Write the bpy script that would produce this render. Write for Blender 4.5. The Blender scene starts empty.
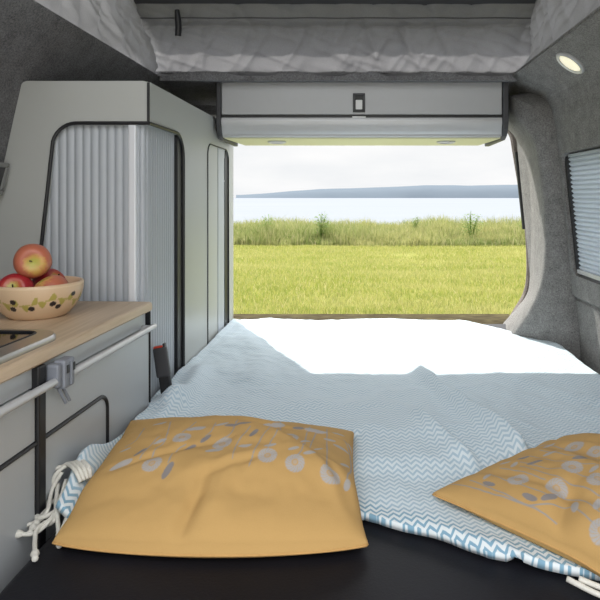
import bpy, bmesh, math, random
import numpy as np
from mathutils import Vector, Matrix, noise
random.seed(7); np.random.seed(7)
C = bpy.context.scene.collection
S = bpy.context.scene
F, VX, VY = 600.0, 357.0, 195.0          # focal length and van axis of the lens
EYE = 1.5                                # eye height; geometry is written relative to the eye, shifted up at the end
PI = math.pi
def P(px, py, d): return ((px-VX)/F*d, d, -(py-VY)/F*d)

# ------------------------------------------------------------------ materials
def srgb(r, g, b):
    f = lambda c: (c/255/12.92 if c/255 <= .04045 else ((c/255+.055)/1.055)**2.4)
    return (f(r), f(g), f(b), 1)
class NT:
    def __init__(s, name):
        s.m = bpy.data.materials.new(name); s.m.use_nodes = True
        s.t = s.m.node_tree; s.n = s.t.nodes; s.bsdf = s.n['Principled BSDF']; s.out = s.n['Material Output']
    def add(s, typ, **kw):
        n = s.n.new(typ)
        for k, v in kw.items(): setattr(n, k, v)
        return n
    def link(s, a, b): s.t.links.new(a, b)
    def math(s, op, a, b=None, clamp=False):
        n = s.n.new('ShaderNodeMath'); n.operation = op; n.use_clamp = clamp
        for i, v in enumerate((a, b)):
            if v is None: continue
            if isinstance(v, (int, float)): n.inputs[i].default_value = v
            else: s.link(v, n.inputs[i])
        return n.outputs[0]
    def mix(s, fac, a, b, blend='MIX'):
        n = s.n.new('ShaderNodeMix'); n.data_type = 'RGBA'; n.blend_type = blend
        for i, v in ((0, fac), (6, a), (7, b)):
            if isinstance(v, (int, float)): n.inputs[i].default_value = v
            elif isinstance(v, tuple): n.inputs[i].default_value = v
            else: s.link(v, n.inputs[i])
        return n.outputs[2]
    def coord(s, which='Object'):
        return s.add('ShaderNodeTexCoord').outputs[which]
    def mapping(s, vec, scale=(1,1,1), rot=(0,0,0)):
        n = s.add('ShaderNodeMapping'); n.inputs['Scale'].default_value = scale; n.inputs['Rotation'].default_value = rot
        s.link(vec, n.inputs['Vector']); return n.outputs[0]
    def noise(s, vec, scale, detail=3, rough=.5):
        n = s.add('ShaderNodeTexNoise'); n.inputs['Scale'].default_value = scale; n.inputs['Detail'].default_value = detail
        n.inputs['Roughness'].default_value = rough; s.link(vec, n.inputs['Vector']); return n.outputs['Fac']
    def ramp(s, fac, stops):
        n = s.add('ShaderNodeValToRGB'); e = n.color_ramp.elements
        while len(e) < len(stops): e.new(.5)
        for i, (p, c) in enumerate(stops): e[i].position = p; e[i].color = c
        s.link(fac, n.inputs[0]); return n.outputs[0]
    def bump(s, h, strength=.3, dist=.002):
        n = s.add('ShaderNodeBump'); n.inputs['Strength'].default_value = strength; n.inputs['Distance'].default_value = dist
        s.link(h, n.inputs['Height']); s.link(n.outputs[0], s.bsdf.inputs['Normal'])
    def base(s, c):
        if isinstance(c, tuple): s.bsdf.inputs['Base Color'].default_value = c
        else: s.link(c, s.bsdf.inputs['Base Color'])
    def set(s, **kw):
        for k, v in kw.items(): s.bsdf.inputs[k.replace('_', ' ')].default_value = v
def plain(name, col, rough=.5, metal=0, grain=0.03, gscale=40, spec=.5):
    t = NT(name); v = t.noise(t.coord(), gscale, 3)
    lo = tuple(c*(1-grain) for c in col[:3])+(1,); hi = tuple(min(1, c*(1+grain)) for c in col[:3])+(1,)
    t.base(t.mix(v, lo, hi)); t.set(Roughness=rough, Metallic=metal); t.bsdf.inputs['Specular IOR Level'].default_value = spec
    return t.m
def carpet(name, col):
    t = NT(name); co = t.coord()
    a = t.noise(co, 230, 4, .75); b = t.noise(co, 26, 3)
    f = t.math('ADD', t.math('MULTIPLY', a, .8), t.math('MULTIPLY', b, .2))
    lo = tuple(c*.55 for c in col[:3])+(1,); hi = tuple(c*1.5 for c in col[:3])+(1,)
    t.base(t.ramp(f, [(.36, lo), (.64, hi)])); t.set(Roughness=1); t.bsdf.inputs['Specular IOR Level'].default_value = .1
    t.bump(a, .5, .002); return t.m
M = {}
M['lam'] = plain('silver grey laminate', (.44, .45, .435, 1), .38, 0, .02, 8)
M['kit'] = plain('pale grey laminate', (.44, .46, .475, 1), .35, 0, .02, 8)
M['slat'] = plain('silver tambour plastic', (.44, .468, .505, 1), .4, .1, .03, 30)
M['profile'] = plain('white aluminium profile', (.74, .76, .8, 1), .3, .1, .01)
M['black'] = plain('black rubber trim', (.012, .012, .014, 1), .45, 0, .1)
M['dkgrey'] = plain('dark grey plastic', (.05, .05, .055, 1), .5)
M['lockgrey'] = plain('satin grey locker front', (.45, .455, .465, 1), .4, .1, .02)
M['alu'] = plain('satin aluminium', (.55, .555, .565, 1), .34, .25, .02)
M['cream'] = plain('cream yellow panel', (.62, .61, .38, 1), .5, 0, .02)
M['greyplastic'] = plain('mid grey plastic', (.20, .215, .25, 1), .45)
M['panelgrey'] = plain('grey frame plastic', (.22, .225, .22, 1), .45)
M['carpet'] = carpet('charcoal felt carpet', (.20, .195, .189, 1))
M['carpet_shade'] = carpet('shade-toned charcoal felt carpet', (.165, .165, .172, 1))  # left-hand copy of the felt, shade put into its darker colour
M['steel'] = plain('brushed steel', (.42, .41, .40, 1), .3, .9, .05, 60)
M['blackglass'] = plain('black glass', (.012, .012, .013, 1), .04, 0, .05, 40, .8)
M['red'] = plain('red plastic', (.62, .05, .02, 1), .35)
M['white'] = plain('white plastic', (.8, .8, .8, 1), .35, 0, .01)
M['skin'] = plain('van body paint', (.55, .56, .58, 1), .3)
M['cord'] = plain('off white cotton cord', (.66, .64, .58, 1), .9, 0, .15, 300)
M['stem'] = plain('brown apple stem', (.06, .035, .015, 1), .8)
M['rooflin'] = plain('dark roof lining', (.05, .05, .055, 1), .8)
M['seal'] = carpet('taupe aperture trim', (.19, .165, .15, 1))

t = NT('warm lamp glass'); t.base((.85, .8, .6, 1)); t.set(Roughness=.3)
t.bsdf.inputs['Emission Color'].default_value = (1, .93, .72, 1); t.bsdf.inputs['Emission Strength'].default_value = .45; M['lamp'] = t.m

t = NT('dark vinyl'); co = t.coord(); v = t.noise(co, 5, 4); g = t.noise(co, 260, 2)
t.base(t.ramp(v, [(.3, (.005, .005, .0075, 1)), (.7, (.009, .009, .013, 1))])); t.set(Roughness=.55); t.bsdf.inputs['Specular IOR Level'].default_value = .25; t.bump(g, .25, .001); M['vinyl'] = t.m

t = NT('pale oak worktop'); co = t.mapping(t.coord(), (38, 2.2, 30), (0, 0, math.radians(2.9)))
a = t.noise(co, 1.0, 6, .6); co2 = t.mapping(t.coord(), (160, 5, 100), (0, 0, math.radians(2.9))); b = t.noise(co2, 1.0, 3, .6)
f = t.math('ADD', t.math('MULTIPLY', a, .65), t.math('MULTIPLY', b, .35))
t.base(t.ramp(f, [(.32, (.42, .30, .19, 1)), (.5, (.56, .425, .29, 1)), (.68, (.65, .52, .38, 1))])); t.set(Roughness=.45); M['oak'] = t.m

def zigzag():
    t = NT('woven zigzag wool'); uv = t.add('ShaderNodeUVMap').outputs[0]
    sep = t.add('ShaderNodeSeparateXYZ'); t.link(uv, sep.inputs[0])
    p, q, amp = .0185, .0140, .0110
    wob = t.noise(uv, 60, 2)
    u = t.math('ADD', t.math('DIVIDE', sep.outputs[0], p), t.math('MULTIPLY', wob, .25))
    tri = t.math('MULTIPLY', t.math('ABSOLUTE', t.math('SUBTRACT', t.math('FRACT', u), .5)), 2)
    w = t.math('ADD', t.math('DIVIDE', sep.outputs[1], q), t.math('MULTIPLY', tri, amp/q))
    st = t.math('ABSOLUTE', t.math('SUBTRACT', t.math('FRACT', w), .5))      # 0 .. .5
    mr = t.add('ShaderNodeMapRange', interpolation_type='SMOOTHSTEP'); t.link(st, mr.inputs[0])
    mr.inputs[1].default_value = .17; mr.inputs[2].default_value = .29
    fz = t.noise(uv, 900, 2, .6); fuzz = t.noise(uv, 170, 3, .6)
    col = t.mix(mr.outputs[0], (.25, .405, .525, 1), (.73, .77, .785, 1))
    col = t.mix(t.math('MULTIPLY', fuzz, .45), col, (.65, .725, .77, 1))
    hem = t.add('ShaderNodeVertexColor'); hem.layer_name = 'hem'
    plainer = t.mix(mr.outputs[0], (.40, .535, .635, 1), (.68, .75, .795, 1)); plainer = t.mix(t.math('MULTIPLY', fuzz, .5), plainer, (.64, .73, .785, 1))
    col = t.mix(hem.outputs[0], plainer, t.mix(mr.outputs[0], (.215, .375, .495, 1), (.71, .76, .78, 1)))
    t.base(col); t.set(Roughness=.95); t.bsdf.inputs['Specular IOR Level'].default_value = .15
    t.bsdf.inputs['Sheen Weight'].default_value = .15
    h = t.math('ADD', t.math('MULTIPLY', mr.outputs[0], .6), t.math('MULTIPLY', fz, .6)); t.bump(h, .16, .001)
    return t.m
M['blanket'] = zigzag()

def printed(name, ground, ink, rough=.9, weave=True):
    t = NT(name); at = t.add('ShaderNodeVertexColor'); at.layer_name = 'print'
    uv = t.coord(); g = t.noise(uv, 700, 2); b = t.noise(uv, 14, 3)
    gcol = t.mix(t.math('MULTIPLY', g, .35), ground, tuple(c*.75 for c in ground[:3])+(1,))
    sep = t.add('ShaderNodeSeparateColor'); t.link(at.outputs[0], sep.inputs[0])
    c = t.mix(sep.outputs[0], gcol, ink[0]); c = t.mix(sep.outputs[1], c, ink[1]); c = t.mix(sep.outputs[2], c, ink[2])
    t.base(c); t.set(Roughness=rough)
    if weave: t.bsdf.inputs['Specular IOR Level'].default_value = .15; t.bump(g, .35, .0008)
    return t.m
M['cushion'] = printed('mustard printed cotton', (.52, .325, .125, 1), [(.30, .29, .29, 1), (.385, .375, .375, 1), (.21, .205, .22, 1)])
M['mustard'] = plain('mustard cotton', (.53, .31, .11, 1), .95, 0, .1, 200)
M['bowl'] = printed('glazed terracotta', (.72, .52, .335, 1), [(.40, .34, .06, 1), (.02, .013, .016, 1), (.80, .63, .42, 1)], .3, False)

t = NT('red and yellow apple skin'); co = t.coord()
sep = t.add('ShaderNodeSeparateXYZ'); t.link(co, sep.inputs[0])
rad = t.math('SQRT', t.math('ADD', t.math('MULTIPLY', sep.outputs[0], sep.outputs[0]), t.math('MULTIPLY', sep.outputs[1], sep.outputs[1])))
n1 = t.noise(co, 26, 3); st = t.noise(t.mapping(co, (220, 220, 16)), 1, 3)
side = t.math('MULTIPLY', sep.outputs[0], 9)
f = t.math('ADD', t.math('ADD', t.math('MULTIPLY', rad, 26), t.math('MULTIPLY', n1, .5)), t.math('ADD', t.math('MULTIPLY', st, .35), side))
t.base(t.ramp(f, [(.55, (.50, .46, .08, 1)), (.8, (.62, .36, .10, 1)), (1.0, (.50, .15, .085, 1))])); t.set(Roughness=.38); M['apple'] = t.m
t = NT('crimson apple skin'); co = t.coord()
sep = t.add('ShaderNodeSeparateXYZ'); t.link(co, sep.inputs[0])
rad = t.math('SQRT', t.math('ADD', t.math('MULTIPLY', sep.outputs[0], sep.outputs[0]), t.math('MULTIPLY', sep.outputs[1], sep.outputs[1])))
n1 = t.noise(co, 30, 3); st = t.noise(t.mapping(co, (240, 240, 16)), 1, 3)
f = t.math('ADD', t.math('MULTIPLY', rad, 30), t.math('ADD', t.math('MULTIPLY', n1, .35), t.math('MULTIPLY', st, .2)))
t.base(t.ramp(f, [(.5, (.52, .45, .10, 1)), (.75, (.50, .10, .05, 1)), (1.0, (.36, .022, .03, 1))])); t.set(Roughness=.33); M['apple2'] = t.m

def canvas():
    t = NT('grey tent canvas'); co = t.coord(); a = t.noise(co, 350, 2); b = t.noise(co, 6, 3)
    f = t.math('ADD', t.math('MULTIPLY', a, .5), t.math('MULTIPLY', b, .5))
    col = t.ramp(f, [(.3, (.195, .195, .205, 1)), (.7, (.245, .245, .256, 1))])
    t.base(col); t.set(Roughness=.8); t.bump(a, .2, .001)
    tr = t.add('ShaderNodeBsdfTranslucent'); t.link(col, tr.inputs[0])
    mx = t.add('ShaderNodeMixShader'); mx.inputs[0].default_value = .36
    t.link(t.bsdf.outputs[0], mx.inputs[1]); t.link(tr.outputs[0], mx.inputs[2]); t.link(mx.outputs[0], t.out.inputs[0]); return t.m
M['canvas'] = canvas()
def blindm():
    t = NT('silver pleated blind fabric'); co = t.coord(); a = t.noise(co, 200, 2)
    col = t.mix(a, (.48, .52, .57, 1), (.56, .60, .645, 1)); t.base(col); t.set(Roughness=.5, Metallic=.2)
    tr = t.add('ShaderNodeBsdfTranslucent'); t.link(col, tr.inputs[0])
    mx = t.add('ShaderNodeMixShader'); mx.inputs[0].default_value = .3
    t.link(t.bsdf.outputs[0], mx.inputs[1]); t.link(tr.outputs[0], mx.inputs[2]); t.link(mx.outputs[0], t.out.inputs[0]); return t.m
M['blind'] = blindm()
t = NT('tinted window glass'); t.base((.02, .02, .02, 1)); t.set(Roughness=.03)
tp = t.add('ShaderNodeBsdfTransparent'); tp.inputs[0].default_value = (.80, .84, .87, 1); mx = t.add('ShaderNodeMixShader'); mx.inputs[0].default_value = .9
t.link(t.bsdf.outputs[0], mx.inputs[1]); t.link(tp.outputs[0], mx.inputs[2]); t.link(mx.outputs[0], t.out.inputs[0]); M['glass'] = t.m

def meadow():
    t = NT('mown meadow'); co = t.coord()
    big = t.noise(t.mapping(co, (.10, .5, 1)), 1, 4, .6); mid = t.noise(t.mapping(co, (.9, 2.2, 1)), 1, 4, .6); fine = t.noise(co, 28, 3, .7)
    f = t.math('ADD', t.math('MULTIPLY', big, .45), t.math('ADD', t.math('MULTIPLY', mid, .3), t.math('MULTIPLY', fine, .25)))
    t.base(t.ramp(f, [(.34, (.10, .125, .022, 1)), (.48, (.16, .17, .035, 1)), (.6, (.21, .205, .055, 1)), (.72, (.26, .24, .09, 1))]))
    t.set(Roughness=1); t.bsdf.inputs['Specular IOR Level'].default_value = .1; t.bump(fine, .6, .05); return t.m
M['meadow'] = meadow()
def blades(name, stops):
    t = NT(name); g = t.add('ShaderNodeNewGeometry')
    col = t.ramp(g.outputs['Random Per Island'], stops); pt = t.noise(t.mapping(t.coord(), (.35, .9, 1)), 1, 4, .6)
    col = t.mix(t.ramp(pt, [(.42, (0, 0, 0, 1)), (.66, (.6, .6, .6, 1))]), col, (.40, .37, .15, 1)); t.base(col); t.set(Roughness=.7); t.bsdf.inputs['Specular IOR Level'].default_value = .2
    tr = t.add('ShaderNodeBsdfTranslucent'); t.link(col, tr.inputs[0])
    mx = t.add('ShaderNodeMixShader'); mx.inputs[0].default_value = .45
    t.link(t.bsdf.outputs[0], mx.inputs[1]); t.link(tr.outputs[0], mx.inputs[2]); t.link(mx.outputs[0], t.out.inputs[0]); return t.m
M['lawn'] = blades('short grass blades', [(0, (.16, .21, .04, 1)), (.45, (.26, .28, .06, 1)), (.8, (.33, .325, .09, 1)), (1, (.42, .38, .18, 1))])
M['tall'] = blades('tall grass blades', [(0, (.12, .165, .04, 1)), (.5, (.20, .24, .075, 1)), (.8, (.28, .29, .12, 1)), (1, (.38, .35, .19, 1))])
M['weed'] = blades('weed leaves', [(0, (.08, .17, .03, 1)), (1, (.17, .27, .05, 1))])
t = NT('rippled sea'); co = t.coord(); a = t.noise(t.mapping(co, (.02, .09, 1)), 1, 5, .65); b = t.noise(t.mapping(co, (.0015, .006, 1)), 1, 3)
t.base(t.mix(b, (.175, .19, .212, 1), (.205, .216, .236, 1))); t.set(Roughness=.7); t.bsdf.inputs['Specular IOR Level'].default_value = .0; t.bump(a, .25, .6); M['sea'] = t.m
t = NT('haze coloured headland'); co = t.coord(); a = t.noise(t.mapping(co, (.01, .01, .03)), 1, 4)
t.base(t.mix(a, (.098, .118, .142, 1), (.108, .128, .150, 1))); t.set(Roughness=1); t.bsdf.inputs['Specular IOR Level'].default_value = 0; M['land'] = t.m  # distance haze is put into this blue-grey colour
t = NT('weathered loading sill'); co = t.coord(); a = t.noise(t.mapping(co, (14, 40, 14)), 1, 5, .65)
t.base(t.ramp(a, [(.35, (.045, .037, .024, 1)), (.55, (.08, .068, .042, 1)), (.72, (.12, .105, .05, 1))])); t.set(Roughness=1); t.bsdf.inputs['Specular IOR Level'].default_value = 0; M['sill'] = t.m

t = NT('pale gravel'); co = t.coord(); a = t.noise(co, 60, 3, .7); t.base(t.ramp(a, [(.3, (.30, .29, .28, 1)), (.7, (.50, .49, .47, 1))])); t.set(Roughness=1); M['bounce_gravel'] = t.m  # surface of the added pad that bounces light
# ------------------------------------------------------------------ mesh helpers
class MB:
    def __init__(s): s.bm = bmesh.new()
    def box(s, x0, x1, y0, y1, z0, z1, xf=None):
        vs = [s.bm.verts.new((x, y, z)) for x in (x0, x1) for y in (y0, y1) for z in (z0, z1)]
        for f in ((0,1,3,2), (4,6,7,5), (0,4,5,1), (2,3,7,6), (0,2,6,4), (1,5,7,3)): s.bm.faces.new([vs[i] for i in f])
        if xf:
            for v in vs: v.co = Vector(xf(*v.co))
        return s
    def prism(s, pts, ext, xf=None):
        """closed polygon of 3D points extruded by vector ext"""
        e = Vector(ext); a = [s.bm.verts.new(p) for p in pts]; b = [s.bm.verts.new(Vector(p)+e) for p in pts]
        n = len(pts); fs = [s.bm.faces.new(a[::-1]), s.bm.faces.new(b)]
        for i in range(n): s.bm.faces.new((a[i], a[(i+1) % n], b[(i+1) % n], b[i]))
        [f.normal_update() for f in fs]; bmesh.ops.triangulate(s.bm, faces=fs, quad_method='BEAUTY', ngon_method='EAR_CLIP')
        if xf:
            for v in a+b: v.co = Vector(xf(*v.co))
        return s
    def tube(s, pts, r, n=8, cap=True, closed=False):
        pts = [Vector(p) for p in pts]; rings = []; up = None
        m = len(pts)
        for i, p in enumerate(pts):
            if closed: tg = pts[(i+1) % m]-pts[i-1]
            else: tg = pts[min(i+1, m-1)]-pts[max(i-1, 0)]
            tg.normalize()
            if up is None: up = tg.orthogonal().normalized()
            up = (up - tg*up.dot(tg)); up = up.normalized() if up.length > 1e-6 else tg.orthogonal().normalized()
            bi = tg.cross(up); rr = r[i] if isinstance(r, (list, tuple)) else r
            rings.append([s.bm.verts.new(p + up*math.cos(2*PI*k/n)*rr + bi*math.sin(2*PI*k/n)*rr) for k in range(n)])
        last = m if closed else m-1
        for i in range(last):
            a, b = rings[i], rings[(i+1) % m]
            for k in range(n): s.bm.faces.new((a[k], a[(k+1) % n], b[(k+1) % n], b[k]))
        if cap and not closed: s.bm.faces.new(rings[0][::-1]); s.bm.faces.new(rings[-1])
        return s
    def lathe(s, prof, n=48, c=(0,0,0), mat=None):
        rings = []; c = Vector(c); new = []
        for r, z in prof:
            if r < 1e-6: ring = [s.bm.verts.new(Vector((0, 0, z)))]
            else: ring = [s.bm.verts.new(Vector((r*math.cos(2*PI*k/n), r*math.sin(2*PI*k/n), z))) for k in range(n)]
            rings.append(ring); new += ring
        for a, b in zip(rings, rings[1:]):
            for k in range(n):
                k2 = (k+1) % n
                if len(a) == 1 and len(b) == 1: continue
                if len(a) == 1: s.bm.faces.new((a[0], b[k2], b[k]))
                elif len(b) == 1: s.bm.faces.new((a[k], a[k2], b[0]))
                else: s.bm.faces.new((a[k], a[k2], b[k2], b[k]))
        for v in new: v.co = (mat @ v.co if mat else v.co) + c
        return s
    def grid(s, fn, nu, nv):
        g = [[s.bm.verts.new(fn(i/nu, j/nv)) for j in range(nv+1)] for i in range(nu+1)]
        for i in range(nu):
            for j in range(nv): s.bm.faces.new((g[i][j], g[i+1][j], g[i+1][j+1], g[i][j+1]))
        return s
    def build(s, name, mat, parent=None, smooth=False, bevel=0, segs=2, solid=0, angle=35, recalc=True):
        if recalc: bmesh.ops.recalc_face_normals(s.bm, faces=s.bm.faces)
        me = bpy.data.meshes.new(name); s.bm.to_mesh(me); s.bm.free()
        return link(name, me, mat, parent, smooth, bevel, segs, solid, angle)
def wloc(o):
    v = Vector(o.location)
    while o.parent: o = o.parent; v += o.location
    return v
def link(name, me, mat, parent=None, smooth=False, bevel=0, segs=2, solid=0, angle=35):
    n = len(me.vertices); co = np.empty(n*3, np.float32); me.vertices.foreach_get('co', co); co = co.reshape(-1, 3)
    lo, hi = co.min(0), co.max(0); base = Vector(((lo[0]+hi[0])/2, (lo[1]+hi[1])/2, lo[2]))
    co -= np.array(base, np.float32); me.vertices.foreach_set('co', co.ravel()); me.update()
    o = bpy.data.objects.new(name, me); C.objects.link(o); me.materials.append(mat)
    o.location = base - wloc(parent) if parent else base
    if parent: o.parent = parent
    if smooth:
        me.polygons.foreach_set('use_smooth', [True]*len(me.polygons))
        if smooth == 'auto': me.set_sharp_from_angle(angle=math.radians(angle))
    if solid:
        m = o.modifiers.new('solid', 'SOLIDIFY'); m.thickness = abs(solid); m.offset = -1 if solid > 0 else 1
    if bevel:
        m = o.modifiers.new('bevel', 'BEVEL'); m.width = bevel; m.segments = segs; m.limit_method = 'ANGLE'; m.angle_limit = math.radians(40)
    return o
def raw(name, verts, faces, mat, parent=None, smooth=False):
    me = bpy.data.meshes.new(name); me.from_pydata([tuple(v) for v in verts], [], faces); me.update()
    return link(name, me, mat, parent, smooth)
def thing(name, loc, label, cat, group=None):
    o = bpy.data.objects.new(name, None); C.objects.link(o); o.location = loc; o.empty_display_size = .05
    return tag(o, label, cat, group)
def tag(o, label, cat, group=None, kind=None):
    o['label'] = label; o['category'] = cat
    if group: o['group'] = group
    if kind: o['kind'] = kind
    return o
def struct(o, label=None, cat=None):
    o['kind'] = 'structure'
    if label: o['label'] = label
    if cat: o['category'] = cat
    return o
def arc(cx, cy, r, a0, a1, n=6):
    return [(cx+r*math.cos(math.radians(a0+(a1-a0)*i/n)), cy+r*math.sin(math.radians(a0+(a1-a0)*i/n))) for i in range(n+1)]
def catmull(pts, n=8):
    pts = [Vector(p) for p in pts]; out = []
    q = [2*pts[0]-pts[1]]+pts+[2*pts[-1]-pts[-2]]
    for i in range(1, len(q)-2):
        a, b, c, d = q[i-1:i+3]
        for k in range(n):
            s = k/n; out.append(.5*((2*b)+(c-a)*s+(2*a-5*b+4*c-d)*s*s+(3*b-a-3*c+d)*s**3))
    out.append(pts[-1]); return out
def sstep(a, b, x):
    t = min(1, max(0, (x-a)/(b-a))); return t*t*(3-2*t)
def nz(x, y, z=0, s=1): return noise.noise(Vector((x*s, y*s, z)))

# ------------------------------------------------------------------ the setting: van shell
ZF = -.95                                                            # van floor
Y0, Y1 = .25, 2.56
struct(MB().box(-.98, .9, Y0, 2.52, ZF-.06, ZF).build('floor', M['rooflin']), 'dark van floor under the bed', 'floor')
lp = [(-.703, .423), (-.706, .416), (-.716, .402), (-.745, .372), (-.785, .328), (-.812, .295), (-.826, .272), (-.889, 0), (-.947, -.26), (-.962, -.6), (-.962, ZF)]
b = MB()
for (x0, z0), (x1, z1) in zip(lp, lp[1:]): pass
pts = [Vector((x, 0, z)) for x, z in lp] + [Vector((-1.03, 0, ZF)), Vector((-1.03, 0, -.26)), Vector((-.93, 0, .32)), Vector((-.83, 0, .40)), Vector((-.74, 0, .428)), Vector((-.71, 0, .428))]
struct(MB().prism([(p.x, Y0, p.z) for p in pts], (0, Y1-Y0, 0)).build('wall_left', M['carpet_shade'], smooth='auto'),
       'shade-toned charcoal carpeted van wall on the left, above the kitchen and beside the tall cabinet', 'wall')
# right wall: lining, upper wall, window segment with a rounded hole, ledge and lower wall
def quadstrip(b, prof, ya, yb):
    for (x0, z0), (x1, z1) in zip(prof, prof[1:]):
        v = [b.bm.verts.new(p) for p in ((x0, ya, z0), (x1, ya, z1), (x1, yb, z1), (x0, yb, z0))]; b.bm.faces.new(v)
XW = lambda z: .690+(.1416-z)*.0978
WY0, WY1, WZ0, WZ1 = 1.25, 2.030, -.270, .1416
YR = .3                                                              # front end of the side wall
b = MB()
quadstrip(b, [(.575, .436), (.558, .434), (.551, .428), (.55, .42), (.556, .4205), (.575, .4094), (.65, .3524), (.661, .335), (.668, .312), (.672, .290), (.6745, .264), (.678, .25), (XW(.222), .222)], Y0, Y1)
quadstrip(b, [(XW(-.341), -.341), (.754, -.354), (.749, -.361), (.760, -.53), (.760, ZF)], YR, Y1)
def rr(y0, y1, z0, z1, r, n=6):
    return arc(y1-r, z1-r, r, 0, 90, n)+arc(y0+r, z1-r, r, 90, 180, n)+arc(y0+r, z0+r, r, 180, 270, n)+arc(y1-r, z0+r, r, 270, 360, n)
hole = rr(WY0, WY1, WZ0, WZ1, .045); outer = [(YR, -.341), (Y1, -.341), (Y1, .222), (YR, .222)]
es = []
for loop in (outer, hole):
    vs = [b.bm.verts.new((XW(z), y, z)) for y, z in loop]
    es += [b.bm.edges.new((vs[i], vs[(i+1) % len(vs)])) for i in range(len(vs))]
bmesh.ops.triangle_fill(b.bm, edges=es, use_beauty=True)
hv = [[b.bm.verts.new((XW(z)+dx, y, z)) for y, z in hole] for dx in (0, .035)]
for i in range(len(hole)): j = (i+1) % len(hole); b.bm.faces.new((hv[0][i], hv[0][j], hv[1][j], hv[1][i]))
# outer skin of the wall so that no light leaks through, open at the window
quadstrip(b, [(.575, .436), (.72, .34), (.785, .2)], Y0, Y1); quadstrip(b, [(.85, -.30), (.87, -.6), (.87, ZF)], YR, Y1)
quadstrip(b, [(.785, .2), (.85, -.30)], YR, WY0-.02); quadstrip(b, [(.785, .2), (.85, -.30)], WY1+.02, Y1)
struct(b.build('wall_right', M['carpet']), 'grey carpeted van wall on the right, around the window with the blind', 'wall')
# window frame, glass
wr = thing('window_1', (.77, 1.63, WZ0), 'tinted side window behind the silver pleated blind', 'window'); struct(wr)
b = MB(); ring = rr(WY0-.01, WY1+.01, WZ0-.01, WZ1+.01, .05); ring2 = rr(WY0+.012, WY1-.012, WZ0+.012, WZ1-.012, .035)
fv = [[b.bm.verts.new((XW(z)+dx, y, z)) for y, z in rg] for rg, dx in ((ring, .035), (ring2, .035), (ring2, .06), (ring, .06))]
for k in range(4):
    a, c = fv[k], fv[(k+1) % 4]
    for i in range(len(a)): j = (i+1) % len(a); b.bm.faces.new((a[i], a[j], c[j], c[i]))
b.build('window_frame', M['black'], wr)
b = MB(); b.prism([(XW(z)+.05, y, z) for y, z in ring2], (.004, 0, 0)); b.build('window_pane', M['glass'], wr)
# pleated blind
bl = thing('window_blind', (.73, 1.63, WZ0), 'silver pleated blind drawn over the side window on the right', 'blind')
b = MB(); N = 25; zz = []
for i in range(N*4+1):
    z = WZ1-.016 - (WZ1-WZ0-.036)*i/(N*4); ph = i % 4
    zz.append((XW(z)+.022 - (.0, .0055, .0075, .0045)[ph], z))
quadstrip(b, zz, WY0+.018, WY1-.024); b.build('pleated_fabric', M['blind'], bl, smooth='auto', angle=50)
for yy in (WY0+.009, WY1-.009): b = MB(); b.prism([(XW(WZ1)+.028, yy-.009, WZ1-.012), (XW(WZ1)+.010, yy-.009, WZ1-.012), (XW(WZ0)+.010, yy-.009, WZ0+.012), (XW(WZ0)+.028, yy-.009, WZ0+.012)], (0, .016, 0)); b.build('side_channel', M['black'], bl)
b = MB(); z = WZ1-.010; b.box(XW(z)+.014, XW(z)+.028, WY0+.02, WY1-.024, z-.006, z+.004); b.build('head_rail', M['blind'], bl, bevel=.002)
b = MB(); z = WZ0+.014; b.box(XW(z)+.008, XW(z)+.028, WY0+.02, WY1-.02, z-.006, z+.008); b.build('bottom_rail', M['alu'], bl, bevel=.002)

# rear header and ceiling lining around the roof aperture
b = MB(); pr = [(2.12, .43), (2.16, .415), (2.30, .40), (2.47, .37), (2.50, .335), (2.53, .33), (2.60, .36), (2.5, .427), (2.12, .437)]
b.prism([(-.86, y, z) for y, z in pr], (1.68, 0, 0)); struct(b.build('ceiling', M['carpet_shade'], smooth='auto'), 'dark felt roof lining across the rear above the overhead locker', 'ceiling')
# scalloped felt edging along the rear of the aperture
b = MB(); n = 70; up = []; 
for i in range(n+1):
    x = -.69+1.225*i/n; zt = .4225 + .0065*max(-1, min(1, 2.0*math.sin(x*21+1.2*math.sin(x*5)+.8))) + .002*nz(x, 1, 0, 9)
    up.append((x, zt))
b.prism([(x, 2.098, z) for x, z in up] + [(.56, 2.098, .40), (-.69, 2.098, .40)], (0, .03, 0)); struct(b.build('trim_1', M['carpet_shade']), 'wavy black felt edging along the bottom of the rear canvas', 'trim')

# right rear pillar: carpeted column sweeping round the opening
rear = [(494,121),(507,129),(511,132),(516,139),(522.5,155),(527,190),(529.5,235),(530,270),(527,294),(513,313),(499,329),(490,345),(482,375)]
front = [(509,109),(511.5,113),(515,117),(524,125),(535,146),(541,180),(544.5,225),(544,262),(539,288),(528,312),(514,333),(504,352),(498,385)]
out = [(509,96),(512,97),(520,100),(537,110),(551,130),(556.5,165),(561,215),(566,265),(570,300),(573,330),(575,350),(577,368),(578,395)]
FD = [2.24, 2.20, 2.16, 2.11]+[2.08]*4+[2.09, 2.13, 2.20, 2.27, 2.30]; OD = [2.22, 2.18, 2.14, 2.08]+[2.055]*5+[2.04, 2.04, 2.04, 2.04]
R_ = catmull([P(x, y, 2.54) for x, y in rear], 5); Fr = catmull([P(x, y, d) for (x, y), d in zip(front, FD)], 5); O_ = catmull([P(x, y, d) for (x, y), d in zip(out, OD)], 5)
rows = []
for r, f, o in zip(R_, Fr, O_):
    o2 = o + Vector((.16, .0, .10*max(0, o.z+.05)+.0)); rb = r+Vector((.01, .03, 0)); ro = Vector((o2.x, 2.58, o2.z))
    f1 = f.lerp(r, .06); f2 = f.lerp(o, .14)
    rows.append([rb, r, r.lerp(f1, .5), f1, f.lerp(f1.lerp(f2, .5), .5), f2, f2.lerp(o, .5), o, o2, ro])
b = MB(); g = [[b.bm.verts.new(p) for p in row] for row in rows]
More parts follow.
